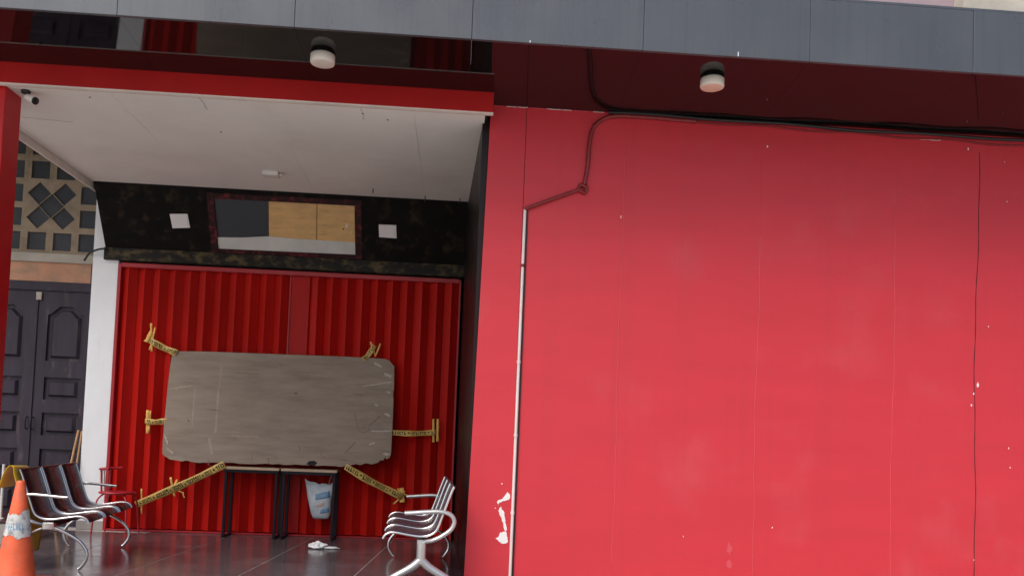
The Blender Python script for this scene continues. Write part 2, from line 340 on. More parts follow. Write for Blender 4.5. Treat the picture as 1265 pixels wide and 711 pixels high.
# ---------------------------------------------------------------- canopy over the porch
cn = thing('canopy', 'flat porch canopy with red front beam and off white ceiling', 'canopy', (2, -1.7, CEI))
XL = -.19
MB().box((XL-.03, -YB, CEI-.004), (XW+.045, -YB+.09, SOF+.03), .003).build('front_beam', M['beam_red'], cn)
MB().box((XL-.03, -YB+.005, CEI-.016), (XW+.045, -YB+.055, CEI-.0045), .002).build('edge_strip', M['ceiling_trim'], cn)
xsC = [XL, 1.03, 2.25, 3.47, 4.06]; ysC = [-YB+.09, -1.85, .32]
for i in range(4):
    for j in range(2):
        MB().box((xsC[i]+.0007, ysC[j]+.0007, CEI+.0008*((i+j) % 2)), (xsC[i+1]-.0007, ysC[j+1]-.0007, CEI+.02)).build('ceiling_board', M['ceiling'], cn)
MB().box((XL, -YB+.09, CEI+.0205), (XW+.0, .32, SOF-.002)).build('deck', M['dark_gap'], cn)
MB().box((XL-.03, -YB+.0905, CEI-.075), (XL-.005, .0, SOF-.002), .003).build('side_trim', M['ceiling_trim'], cn)
# small stains and bits on the ceiling
for k, (a, b) in enumerate([(111, 120), (479, 148), (273, 163), (448, 140)]):
    p = P(a, b, z=CEI); MB().lathe([(.009, 0), (.007, .003)], (p.x, p.y, CEI-.003), 10).build('screw_cap', M['roof_dark'], cn)
for a, b, c, d_ in ((243, 115, 256, 135), (445, 129, 450, 148), (28, 145, 90, 151)):
    p, q = P(a, b, z=CEI-.0015), P(c, d_, z=CEI-.0015); MB().tube([p.lerp(q, k/6)+Vector((.008*math.sin(k*2.1), 0, 0)) for k in range(7)], .0018, 6).build('ceiling_crack', M['mortar'], cn)

# ---------------------------------------------------------------- fascia and soffit
fa = thing('fascia', 'grey metal panelled fascia above the porch and red wall', 'fascia', (4, -YF, SOF))
so_ = thing('soffit', 'glossy black mirror-like soffit under the grey fascia', 'soffit', (4, -3.5, SOF))
xf = [P(a, 40, y=-YF).x for a in (-520, -298, -77, 143, 363, 583, 795, 1001, 1203, 1410, 1620)]
for a, b in zip(xf, xf[1:]):
    MB().box((a+.0013, -YF, ZF-.004), (b-.0013, -YF+.03, ZT), .002).build('panel', M['fascia'], fa).rotation_euler = (random.uniform(-.004, .004), 0, random.uniform(-.003, .003))
    y0, y1 = -YF+.0325, -D+.1
    v = [(a+.0006, y0, soffit_z(y0)), (b-.0006, y0, soffit_z(y0)), (b-.0006, y1, soffit_z(y1)), (a+.0006, y1, soffit_z(y1))]
    MB().add(v+[(x, y, z+.02) for x, y, z in v], [[0, 1, 2, 3], [7, 6, 5, 4], [0, 4, 5, 1], [1, 5, 6, 2], [2, 6, 7, 3], [3, 7, 4, 0]]).build('panel', M['soffit'], so_)
MB().box((xf[0], -YF+.006, ZF+.023), (xf[-1], -YF+.05, ZT-.004)).build('backing', M['dark_gap'], fa)
MB().box((xf[0], -YF+.001, ZT+.0005), (xf[-1], -D, ZT+.02), .002).build('coping', M['fascia'], fa)
for a, b in ((655, 53), (912, 69)):
    p = P(a, b-4, y=-YF-.001); MB().box((p.x-.0028, -YF-.003, ZF-.002), (p.x+.0028, -YF+.001, ZF+.012+.02*(a == 912))).build('bent_tab', M['plate_white'], fa)

# upper storey behind the fascia
ub = thing('upper_storey', 'mauve plastered upper storey with pale concrete slab above the fascia', 'building', (5, -2, ZT))
xq = P(1178, 8, y=-2.4).x
MB().box((-.2, -2.4, ZT+.022), (xq, 3, 8)).build('wall', M['mauve'], ub)
MB().box((xq+.003, -2.55, ZT+.022), (xq+3, 3, 8)).build('slab', M['concrete'], ub)
MB().box((-.16, .36, -.16), (9.6, 3, ZT+.02)).build('core', M['dark_gap'], ub)

# ---------------------------------------------------------------- folding shutter
sh = thing('folding_shutter', 'closed red steel folding shutter of vertical slats across the porch', 'shutter', (1.95, 0, 0))
X0, X1 = .03, 3.90
def slat_mesh(wd, z0, z1):
    prof = [(wd*t, -.004-.074*(t/.52)**1.15) for t in (0, .08, .16, .24, .32, .40, .46, .50, .52)] + [(wd*.525, -.0785)]
    prof += [(wd*t, -.074*((1-t)/.47)**1.05-.002) for t in (.54, .60, .70, .80, .90, 1.0)]
    vs = []; 
    for z in (z0, z1): vs += [(x, y, z) for x, y in prof]
    N = len(prof); back = [(x, y+.003, z) for x, y, z in vs]
    fs = [[i, i+1, N+i+1, N+i] for i in range(N-1)] + [[2*N+i, 3*N+i, 3*N+i+1, 2*N+i+1] for i in range(N-1)]
    mb = MB().add(vs+back, fs, True); mb.add(vs+back, [[i, 2*N+i, 2*N+i+1, i+1] for i in range(N-1)]); return mb
xm = P(352, 480, y=0).x; xm2 = P(378, 480, y=0).x
def slats(a, b, n):
    wd = (b-a)/n; me = None
    for k in range(n):
        if me is None:
            o = slat_mesh(wd-.001, .03, HS-.035).build('slat', M['slat_red'], sh); me = o.data; off = WL[o.name]; o.location = off + Vector((a, 0, 0)) - WL[sh.name]
        else: o = link('slat', me, off + Vector((a+k*wd, 0, 0)), sh)
        o.location.y += random.uniform(-.008, .008); o.rotation_euler.z = random.uniform(-.06, .06); o.rotation_euler.x = random.uniform(-.002, .002)
slats(X0+.012, xm, 11); slats(xm2, X1-.012, 10)
MB().box((xm+.003, -.035, .03), (xm2-.003, -.004, HS-.035), .006).build('meeting_stile', M['slat_mid'], sh)
MB().box((xm+.003, -.045, .03), (xm+.022, -.0352, HS-.035), .003).build('cover_strip', M['frame_red'], sh)
MB().box((X0-.025, -.075, 0), (X0+.012, .02, HS+.0), .004).build('side_frame', M['frame_red'], sh)
MB().box((X1-.012, -.075, 0), (X1+.012, .02, HS), .004).build('side_frame', M['frame_red'], sh)
MB().box((X0+.0125, -.085, HS-.04), (X1-.0125, .02, HS+.012), .004).build('top_rail', M['frame_red'], sh)
MB().box((X0+.0125, -.085, .001), (X1-.0125, .02, .02), .003).build('bottom_track', M['frame_red'], sh)
MB().box((X0-.02, .03, 0), (X1+.02, .05, HS+.1)).build('backing', M['dark_gap'], sh)

# ---------------------------------------------------------------- slanted bulkhead above the shutter
bh = thing('bulkhead', 'slanted black stone pattern bulkhead between ceiling and shutter', 'bulkhead', (1.9, -.2, HS))
T0 = Vector((0, -.434, CEI)); B0 = Vector((0, -.09, BLK)); SLv = (T0-B0); L = SLv.length; sv = SLv.normalized()
nb = -Vector((1, 0, 0)).cross(sv)                              # into the wall side
BM = Matrix(((1, nb.x, sv.x, 0), (0, nb.y, sv.y, B0.y), (0, nb.z, sv.z, B0.z), (0, 0, 0, 1)))
def onb(a, b):
    """pixel -> (x, s) on the bulkhead plane"""
    v = FW + RT*((a-PX)/FPX) - UP*((b-PY)/FPX); t = (B0-CAM).dot(nb)/v.dot(nb); p = CAM+v*t
    return (p.x, (p-B0).dot(sv))
hole = [onb(264, 245), onb(270, 307), onb(439, 314.5), onb(438, 254)]
def off(loop, d):
    c = (sum(p[0] for p in loop)/4, sum(p[1] for p in loop)/4)
    return [(p[0]+math.copysign(d, p[0]-c[0]), p[1]+math.copysign(d*.8, p[1]-c[1])) for p in loop]
ho = off(hole, .075); ho = [(x, min(max(s, .015), L-.012)) for x, s in ho]
MB().prism([(XL+.02, L), (XL+.05, 0), (3.96, 0), (3.99, L)], [ho], BM, .02).build('facing', M['stone_dark'], bh)
MB().prism([(p[0], p[1]) for p in off(ho, -.002)], [hole], BM @ Matrix.Translation((0, -.008, 0)), .03).build('window_frame', M['stone_frame'], bh)
MB().box((XL+.04, -.105, HS+.035), (3.945, -.06, BLK+.004), .003).build('lip', M['stone_lip'], bh)
MB().box((XL+.06, -.058, HS+.03), (3.93, .3, CEI-.004)).build('core', M['dark_gap'], bh)
va = [(XL+.03, -.405, CEI-.005), (XL+.055, -.06, BLK+.02), (XL+.055, .3, BLK+.02), (XL+.03, .3, CEI-.005)]
MB().add(va+[(x+.02, y, z) for x, y, z in va], [[0, 1, 2, 3], [7, 6, 5, 4], [0, 4, 5, 1], [1, 5, 6, 2], [2, 6, 7, 3], [3, 7, 4, 0]]).build('cheek', M['stone_dark'], bh)
def bpan(px, mname, name, dep, th=.006):
    MB().prism([onb(a, b) for a, b in px], (), BM @ Matrix.Translation((0, dep, 0)), th).build(name, M[mname], bh)
bpan([(258, 240), (331, 245), (331.5, 296), (262, 296)], 'blue_panel', 'blue_panel', .012)
bpan([(331.6, 246), (391, 250), (390.5, 300), (332, 298)], 'wood_panel', 'wood_panel', .012)
bpan([(391.8, 250), (442, 252), (442, 304), (391.3, 300)], 'wood_panel', 'wood_panel', .011)
sp = [onb(a, b) for a, b in [(263, 293), (300, 293.5), (331, 292), (360, 294.5), (400, 297), (443, 299.5), (443, 318), (263, 311)]]
MB().prism(sp, (), BM @ Matrix.Translation((0, .004, 0)), .006).build('white_sheet', M['sheet_white'], bh)
for a, b, r_ in ((428, 279, .022), (434, 287, .014), (424, 283, .010)):
    c = onb(a, b); rd = random.Random(int(a)); lp = [(c[0]+r_*rd.uniform(.5, 1.4)*math.cos(t), c[1]+r_*rd.uniform(.5, 1.4)*math.sin(t)) for t in [k*math.pi/4 for k in range(8)]]
    MB().prism(lp, (), BM @ Matrix.Translation((0, .008, 0)), .003).build('torn_sticker', M['sheet_white' if r_ > .012 else 'dark_gap'], bh)
for lab, px in (('white square plate on the black bulkhead by the blue panel', [(210, 264), (213.5, 281.5), (235, 281), (232, 264)]),
                ('white square plate on the black bulkhead by the wood panels', [(468, 277), (468.5, 292.5), (490, 294), (489.5, 278)])):
    lp = [onb(a, b) for a, b in px]; c = BM @ Vector((lp[0][0], 0, lp[1][1]))
    t = thing('square_plate', lab, 'wall plate', c, 'white square plates on the bulkhead')
    MB().prism(lp, (), BM @ Matrix.Translation((0, -.012, 0)), .014).build('plate', M['plate_white'], t)
    cc = (sum(p[0] for p in lp)/4, sum(p[1] for p in lp)/4); inn = [(cc[0]+(p[0]-cc[0])*.8, cc[1]+(p[1]-cc[1])*.8) for p in lp]
    MB().prism(inn, (), BM @ Matrix.Translation((0, -.015, 0)), .004).build('face', M['plate_white'], t)
# hooks hanging at the ceiling's back edge
for a, b, hgt, lab in ((525, 243, .07, 'longer thin wire end hanging from the ceiling by the bulkhead'), (461, 234, .05, 'short thin wire end hanging above the right square plate'), (568, 246, .05, 'short wire end hanging in the ceiling corner by the dark wall')):
    p = P(a, b, z=CEI); o = MB().tube(smooth([(p.x, p.y-.03, CEI+.003), (p.x+.004, p.y-.032, CEI-hgt*.5), (p.x-.004, p.y-.03, CEI-hgt)], 4), .005, 6).build('hanging_wire', M['cable']); tag(o, lab, 'wire')

# ---------------------------------------------------------------- white column and the neighbour's front
wc = thing('white_column', 'white painted square column at the end of the red shutter', 'column', (-.14, 0, 0))
MB().box((-.285, -.06, -.05), (.004, .34, CEI-.08), .006).build('shaft', M['white_paint'], wc)
MB().box((-.29, -.068, .0), (.0045, -.0605, .10), .002).build('skirting', M['grout'], wc)
pts = smooth([P(104, 322, y=-.075), P(110, 313, y=-.10), P(118, 309, y=-.12), P(127, 307, y=-.13), P(133, 308, y=-.11)], 5)
o = MB().tube(pts, .011, 8).build('loose_cable', M['cable']); tag(o, 'short loose black cable arching over the top of the white column', 'cable')

YN = .10
nw = thing('neighbour_wall', 'weathered beige vent block wall above a dark wooden door', 'wall', (-1.5, YN, 0))
px_, pz_ = .286, .277; xr0, zb0 = -.426, 3.266           # centre of lower right hole
cols = 8; rows = 5
def ring_block(cx, cz):
    h = .103; e = .0005; ox, oz = px_/2-e, pz_/2-e
    return MB().prism([(cx-ox, cz-oz), (cx+ox, cz-oz), (cx+ox, cz+oz), (cx-ox, cz+oz)], [[(cx-h, cz-h), (cx+h, cz-h), (cx+h, cz+h), (cx-h, cz+h)]], Matrix.Translation((0, YN, 0)), .02)
blk = None
for c in range(cols):
    for r_ in range(rows):
        cc, rr = c % 4, r_ % 4
        if cc in (1, 2) and rr in (1, 2): continue
        cx, cz = xr0-c*px_, zb0+r_*pz_
        if blk is None: o = ring_block(cx, cz).build('vent_block', M['stone_vent'], nw); blk = o.data; o0 = WL[o.name]
        else: o = link('vent_block', blk, o0+Vector((-c*px_, 0, r_*pz_)), nw)
for c in (1.5, 5.5):
    cx, cz = xr0-c*px_, zb0+1.5*pz_; q = .141; gq = .142
    dia = lambda x, z, r_=q: [(x-r_, z), (x, z-r_), (x+r_, z), (x, z+r_)]
    ox, oz = px_-.0005, pz_-.0005
    MB().prism([(cx-ox, cz-oz), (cx+ox, cz-oz), (cx+ox, cz+oz), (cx-ox, cz+oz)], [dia(cx, cz)]+[dia(cx+sx*gq, cz+sz*gq, .132) for sx in (-1, 1) for sz in (-1, 1)], Matrix.Translation((0, YN, 0)), .02).build('diamond_vent_block', M['stone_vent'], nw)
zl = zb0-pz_/2; xa, xb = xr0-(cols-.5)*px_, xr0+px_/2
MB().box((xa, YN+.022, zl), (xb, YN+.03, zl+rows*pz_)).build('dark_glass', M['void'], nw)
MB().box((xa, YN-.02, zl+rows*pz_+.001), (xb, YN+.11, 6)).build('upper_plaster', M['stone_vent'], nw)
MB().box((xa, YN-.03, zl-.105), (xb, YN+.11, zl-.001), .006).build('sill_band', M['mortar'], nw)
zd = 2.80
MB().box((xa, YN, zd+.001), (xb, YN+.11, zl-.106)).build('lintel', M['orange_plaster'], nw)
MB().box((-.362, YN-.006, zd+.002), (-.355, YN-.0005, zl-.11)).build('lintel_crack', M['roof_dark'], nw)
MB().box((xa, YN, -.05), (-1.68, YN+.11, zd)).build('pier', M['orange_plaster'], nw)

dr = thing('wooden_door', 'dark violet panelled double door under the orange lintel', 'door', (-.95, YN, 0))
XS, HW = -.945, .60                                        # seam between leaves, leaf width
MB().box((XS-HW-.10, YN-.012, 2.695), (XS+HW+.06, YN+.10, zd), .004).build('head', M['door'], dr)
MB().box((XS+HW+.004, YN-.012, .0), (XS+HW+.06, YN+.10, 2.694), .004).build('jamb', M['door'], dr)
MB().box((XS-HW-.10, YN-.012, .0), (XS-HW-.004, YN+.10, 2.694), .004).build('jamb', M['door'], dr)
rowsD = [(1.89, 2.52, True), (1.445, 1.70, False), (1.035, 1.295, False), (.62, .88, False), (.16, .46, False)]
for s_ in (1, -1):
    xi, xo = XS+s_*.004, XS+s_*HW; pa, pb = XS+s_*.125, XS+s_*.535
    holes = []
    for z0, z1, arch in rowsD:
        lo, hi = min(pa, pb), max(pa, pb)
        lp = [(lo, z0), (hi, z0), (hi, z1-.09*arch)]
        if arch:
            n = 12
            lp = [(lo, z0), (hi, z0), (hi, z1-.10)] + [(hi+(lo-hi)*k/n, z1-.10+.10*min(1, max(0, 1.35*math.sin(math.pi*k/n)**1.3-.12))) for k in range(1, n)] + [(lo, z1-.10)]
        else: lp.append((lo, z1))
        holes.append(lp)
    leaf = MB().prism([(min(xi, xo), .01), (max(xi, xo), .01), (max(xi, xo), 2.69), (min(xi, xo), 2.69)], holes, Matrix.Translation((0, YN+.012, 0)), .045).build('leaf', M['door'], dr)
    for (z0, z1, arch), lp in zip(rowsD, holes):
        MB().prism(lp, (), Matrix.Translation((0, YN+.040, 0)), .012).build('panel_field', M['door'], leaf)
        c = (sum(p[0] for p in lp)/len(lp), (z0+z1)/2)
        mb = MB(); sx, sz = .80, 1-.075/(z1-z0)*2*.5
        inner = [(c[0]+(p[0]-c[0])*sx, c[1]+(p[1]-c[1])*sz) for p in lp]; inner2 = [(c[0]+(p[0]-c[0])*(sx-.14), c[1]+(p[1]-c[1])*(sz-.07 if arch else sz-.16)) for p in lp]
        n = len(lp); vs = [(x, YN+.0395, z) for x, z in inner]+[(x, YN+.008, z) for x, z in inner2]
        mb.add(vs, [[k, (k+1) % n, n+(k+1) % n, n+k] for k in range(n)]+[list(range(n, 2*n))]).build('raised_panel', M['door'], leaf)
    MB().tube(smooth([(XS+s_*.03, YN+.012, 1.10), (XS+s_*.03, YN-.03, 1.12), (XS+s_*.03, YN-.03, 1.22), (XS+s_*.03, YN+.012, 1.24)], 4), .007, 8).build('handle', M['black_metal'], leaf)
MB().box((XS-.022, YN-.002, .01), (XS+.014, YN+.0115, 2.69), .003).build('astragal', M['door'], dr)
MB().box((XS-.01, YN-.012, 2.585), (XS+.05, YN-.0025, 2.675), .002).build('latch_plate', M['mortar'], dr)
ne = thing('neighbour_eaves', 'dark timber eaves shading the vent block wall', 'eaves', (-1.5, -1, 4.65))
MB().box((-3, -1.6, 4.66), (-.23, YN-.021, 4.75), .005).build('board', M['roof_dark'], ne)
MB().box((-3, -1.72, 4.56), (-.23, -1.602, 4.80), .005).build('front_board', M['roof_dark'], ne)

# ---------------------------------------------------------------- red pillar at the porch corner
rpil = thing('red_pillar', 'glossy red square pillar holding the porch canopy corner', 'pillar', (.11, -2.93, 0))
MB().box((-.02, -3.06, 0), (.232, -2.81, CEI-.0005), .008, seg=2).build('shaft', M['pillar_red'], rpil)
MB().box((-.028, -3.068, 0.0), (.24, -2.802, .12), .004).build('plinth', M['frame_red'], rpil)

# ---------------------------------------------------------------- lamps, camera, detector
for (a, b), lab, g_ in (((399, 66), 'round unlit ceiling lamp with grey-white diffuser on the soffit above the porch', 'lamp_glass'), ((880, 96), 'round unlit ceiling lamp with cream diffuser on the soffit above the red wall', 'lamp_glass2')):
    p = P(a, b, z=SOF+.05); LZ = soffit_z(p.y); t = thing('ceiling_lamp', lab, 'lamp', (p.x, p.y, SOF-.11), 'round lamps on the soffit')
    MB().lathe([(.070, .004), (.072, 0), (.072, -.013), (.070, -.0145)], (p.x, p.y, LZ), 36).build('base', M['black_plastic'], t)
    dlf = MB().lathe([(.086, -.0147), (.092, -.018), (.092, -.072), (.088, -.080), (.080, -.083)], (p.x, p.y, LZ), 36).build('diffuser', M['lamp_glass'], t)
    MB().lathe([(.081, -.0832), (.070, -.087), (.0, -.088)], (p.x, p.y, LZ), 36).build('lens', M[g_], dlf)
p = P(32, 112, z=CEI)
t = thing('security_camera', 'small black and white security camera under the canopy beside the red pillar', 'camera', (p.x, p.y, CEI-.1))
MB().lathe([(.034, 0), (.036, -.006), (.034, -.022), (.018, -.030)], (p.x, p.y, CEI+.001), 24).build('base', M['black_plastic'], t)
q1 = Vector((p.x, p.y, CEI-.028)); q2 = q1+Vector((.035, -.005, -.035))
MB().tube(smooth([q1, q1+Vector((.01, 0, -.022)), q2], 4), .010, 8).build('arm', M['black_plastic'], t)
ax = Vector((.75, -.25, -.35)).normalized()
body = MB().lathe([(.012, -.035), (.026, -.03), (.029, -.02), (.029, .055), (.026, .058)], q2, 24, ax).build('body', M['white_plastic'], t)
MB().lathe([(.0275, .0), (.030, .002), (.030, .014), (.022, .015), (.018, .008), (0, .008)], q2+ax*.056, 24, ax).build('lens_ring', M['black_plastic'], body)
p = P(336, 213, z=CEI)
t = thing('ceiling_box', 'small white junction box on the porch ceiling', 'junction box', (p.x, p.y, CEI-.06))
MB().box((p.x-.085, p.y-.06, CEI-.045), (p.x+.075, p.y+.06, CEI+.001), .008, seg=2).build('case', M['white_plastic'], t)
MB().tube([(p.x+.074, p.y, CEI-.022), (p.x+.11, p.y, CEI-.022)], .012, 10).build('stub', M['ceiling_trim'], t)

# ---------------------------------------------------------------- tables
ZTB = .775
def table(x0, x1, lab):
    t = thing('narrow_table', lab, 'table', ((x0+x1)/2, -.23, 0), 'narrow tables under the plywood board')
    yf, yb = -.385, -.10
    MB().box((x0, yf-.03, ZTB-.028), (x1, yb+.02, ZTB), .003).build('top', M['table_top'], t)
    MB().box((x0+.012, yf-.018, ZTB-.06), (x1-.012, yf+.002, ZTB-.0285), .002).build('apron', M['black_metal'], t)
    MB().box((x0+.012, yb-.02, ZTB-.06), (x1-.012, yb, ZTB-.0285), .002).build('apron', M['black_metal'], t)
    for xx in (x0+.03, x1-.03):
        for yy in (yf+.012, yb-.012):
            MB().box((xx-.016, yy-.0135, .022), (xx+.016, yy+.0135, ZTB-.0605), .003).build('leg', M['black_metal'], t)
        MB().box((xx-.015, yf-.02, .001), (xx+.015, yb+.015, .0215), .003).build('foot_bar', M['black_metal'], t)
    return t
table(1.385, 1.995, 'narrow pale topped black table under the board, standing empty beneath')
table(2.015, 2.625, 'narrow pale topped black table under the board with the plastic bag hanging')

# ---------------------------------------------------------------- plywood board leaning on the shutter
yb0, yt0 = -.325, -.105
lean = Matrix.Translation((0, yb0, ZTB)) @ Matrix.Rotation(-math.atan2(yt0-yb0, 1.24), 4, 'X')
def onboard(a, b):
    n = (lean.to_3x3() @ Vector((0, 1, 0))); o_ = lean.translation; v = FW + RT*((a-PX)/FPX) - UP*((b-PY)/FPX)
    p = CAM+v*((o_-CAM).dot(n)/v.dot(n)); q = lean.inverted() @ p; return (q.x, q.z)
bd = thing('plywood_board', 'large weathered grey plywood board with chipped corners taped against the shutter', 'board', (1.95, -.3, ZTB))
opx = [(213, 435), (217, 433.5), (260, 434), (300, 435.5), (340, 437), (380, 438.5), (420, 440), (455, 441.5), (476, 443), (481, 445), (484, 449), (487, 452), (486.6, 480), (485.4, 486), (486, 492), (485.5, 510), (484, 540), (483, 560), (481, 565), (477, 567), (476, 564), (473, 568.5), (470, 567.5), (467, 571), (459, 573), (452, 571.5), (445, 574), (440, 572.5), (431, 575), (420, 576)]
rd = random.Random(3)
opx += [(420-k*7+rd.uniform(-2, 2), 575.2-k*.18+rd.uniform(-1.0, .6)*(1 if k % 3 else .3)) for k in range(1, 26)]
opx += [(237, 570), (230, 568), (225, 569.5), (218, 568), (210, 567), (204, 563), (200.5, 560), (201, 545), (203, 520), (205.5, 495), (208, 470), (210.5, 450)]
loop = [onboard(a, b) for a, b in opx]; zmin = min(z for x, z in loop)
MB().prism(loop, (), lean, .016).build('sheet', M['plywood'], bd)
def bmark(px, mname, name, th=.0015):
    MB().prism([onboard(a, b) for a, b in px], (), lean @ Matrix.Translation((0, -th, 0)), th+.001).build(name, M[mname], bd)
def jag(a, b, c, d, w, seed, n=9):
    r_ = random.Random(seed); up = []; dn = []
    L2 = math.hypot(c-a, d-b); nx, ny = -(d-b)/L2, (c-a)/L2
    for k in range(n+1):
        t = k/n; e = w*(.35+.65*r_.random())*(.3 if k in (0, n) else 1); x = a+(c-a)*t; y = b+(d-b)*t+r_.uniform(-.4, .4)
        up.append((x+nx*e, y+ny*e)); dn.append((x-nx*e, y-ny*e))
    return up+dn[::-1]
for k, (a, b, c, d_, w_) in enumerate([(448, 477, 485, 471, .9), (462, 448, 472, 453, 2.0), (474, 461, 484, 465, 2.2), (477, 483, 482, 485, 1.3), (463, 499, 467, 501, 1.5), (475, 510, 482, 514, 1.6), (458, 532, 484, 532, 1.2), (456, 549, 463, 546, 1.7), (473, 560, 482, 561, 2.2), (203, 536, 207, 548, 1.4)]):
    bmark(jag(a, b, c, d_, w_, k), 'plywood_pale', 'scuff', .001)
for k, (a, b, c, d_, w_) in enumerate([(208, 480, 240, 476, 1.1), (241, 478, 237, 528, 1.0), (270, 480, 266, 535, 1.6), (274, 448, 271, 478, .9), (258, 540, 262, 562, 2.0), (205, 552, 214, 560, 2.0), (285, 538, 320, 539, 1.0)]):
    bmark(jag(a, b, c, d_, w_, k+80, 14), 'plywood_faint', 'scuff', .001)
for k, (a, b, c, d_, w_) in enumerate([(436, 486, 450, 488, .7), (363, 485, 368, 486, 1.6), (232, 518, 234, 521, 1.2), (438, 510, 442, 528, .5), (455, 526, 470, 513, 1.0), (425, 560, 440, 545, .8), (369, 550, 371, 556, .9), (331, 564, 332, 572, .6), (257, 566, 257.5, 575, .6), (311, 560, 311.5, 569, .5), (415, 565, 440, 571, .6), (340, 563, 341, 568, .5), (396, 560, 402, 566, .6), (345, 449, 352, 452, .5), (255, 505, 275, 507, .7), (290, 460, 320, 462, .5)]):
    bmark(jag(a, b, c, d_, w_, k+50), 'plywood_dark', 'stain', .001)
bmark([(378, 573), (382, 569), (388, 568.5), (392, 571), (389, 574.5)], 'dark_gap', 'notch')
cpts = [onboard(449+7*math.cos(t), 531-4+7*math.sin(t)) for t in [math.pi*k/12 for k in range(13)]]
MB().tube([lean @ Vector((x, -.0005, z)) for x, z in cpts], .0025, 6).build('ring_mark', M['plywood_dark'], bd)

# ---------------------------------------------------------------- barrier tape
YS = -.088                                                  # face of the shutter ridges
def strip(p, q, wd, twist=0.0, th=.0012, n=10, wob=.004, seed=0):
    r_ = random.Random(seed); p, q = Vector(p), Vector(q); d = (q-p).normalized(); nrm = Vector((0, -1, 0)); side = d.cross(nrm).normalized(); nrm = side.cross(d)
    ph = r_.uniform(0, 6)
    def fn(u, v):
        c = p.lerp(q, u); w_ = (v-.5)*wd*(1+.09*math.sin(11*u+ph))
        return c + side*w_ + nrm*(wob*math.sin(u*9+ph) + twist*w_*math.sin(math.pi*u)) + Vector((0, 0, -.014*math.sin(math.pi*u)))
    return fn, nrm, n, th, (q-p).length
def tape(lab, p, q, wd, anchors, seed):
    t = thing('barrier_tape', lab, 'tape', q, 'barrier tapes holding the board')
    fn, nrm, n, th, Ln = strip(p, q, wd, .5, seed=seed, wob=.012)
    MB().grid(lambda u, v: fn(u, v), 12, 3, th).build('ribbon', M['tape'], t)
    r_ = random.Random(seed+7); mb = MB(); u = .01
    while u < Ln-.02:                                        # rows of small black letter-like marks with round dots between
        word = r_.randint(4, 7)
        for k in range(word):
            w_ = r_.uniform(.016, .026)
            if u+w_ > Ln-.01: break
            for (v0, v1, a, b) in r_.choice([((.20, .80, 0, .4), (.26, .42, 0, 1)), ((.20, .80, 0, .45), (.55, .74, 0, 1)), ((.20, .80, .3, .75),), ((.20, .80, 0, .35), (.20, .80, .65, 1)), ((.26, .40, 0, 1), (.6, .74, 0, 1), (.4, .6, 0, .4))]):
                ua, ub = (u+w_*a)/Ln, (u+w_*b)/Ln
                A_ = [fn(ua, v0), fn(ub, v0), fn(ub, v1), fn(ua, v1)]
                mb.add([x+nrm*.0022 for x in A_]+[x+nrm*.0008 for x in A_], [[0, 1, 2, 3], [7, 6, 5, 4], [0, 4, 5, 1], [1, 5, 6, 2], [2, 6, 7, 3], [3, 7, 4, 0]])
            u += w_+.006
        u += .012
        if u < Ln-.03:
            c = fn((u+.014)/Ln, .5); mb.lathe([(.014, .0008), (.014, .0022)], c, 10, nrm, False)
        u += .042
    if mb.v: mb.build('print', M['tape_ink'], t)
    for k, (a, b, w_) in enumerate(anchors):
        f2, n2, n_, th2, _ = strip(a, b, w_*.62, 0, seed=seed+k, wob=.003)
        MB().grid(lambda u, v: f2(u, v)+Vector((0, -.0025, 0)), 8, 2, .0012).build('anchor_strip', M['masking'], t)
def S(a, b): return P(a, b, y=YS)
def Bp(a, b): x, z = onboard(a, b); return lean @ Vector((x, -.004, z))
tape('yellow barrier tape from the board\'s upper left corner to the shutter', Bp(219, 436), S(184, 419), .072,
     [(S(187, 399), S(187.5, 434), .035), (S(192, 404), S(185, 432), .03), (S(180, 422), S(187, 409), .07)], 1)
tape('short level yellow tape at the board\'s edge towards the white column', Bp(206, 519.5), S(180, 519.5), .062, [(S(182.5, 506), S(182.5, 535), .052), (S(186, 507), S(184, 533), .03)], 2)
tape('long yellow barrier tape slanting down from under the board towards the red chair', P(278, 573, y=-.415), S(167, 623), .078,
     [(S(175, 603), S(175, 634), .028), (S(211, 589), S(216, 613), .040), (S(219, 592), S(209, 609), .04), (S(226, 607), S(228, 614), .02), (S(214, 600), S(227, 608), .02)], 3)
tape('torn yellow tape end sticking up from the board\'s top edge', Bp(449, 444), S(463, 426), .06, [(S(458, 422), S(464, 438), .035), (S(470, 424), S(463, 440), .03)], 4)
tape('level yellow barrier tape from the board towards the dark side wall', Bp(481, 533.5), S(538, 533.5), .062, [(S(535.5, 517), S(535.5, 546), .04), (S(541, 517), S(540.5, 545), .045)], 5)
tape('yellow barrier tape slanting down from under the board towards the silver bench', P(427, 576, y=-.36), S(497, 613), .075, [(S(496, 602), S(497, 620), .09), (S(500, 606), S(486, 622), .03), (S(491, 603), S(503, 611), .03)], 6)

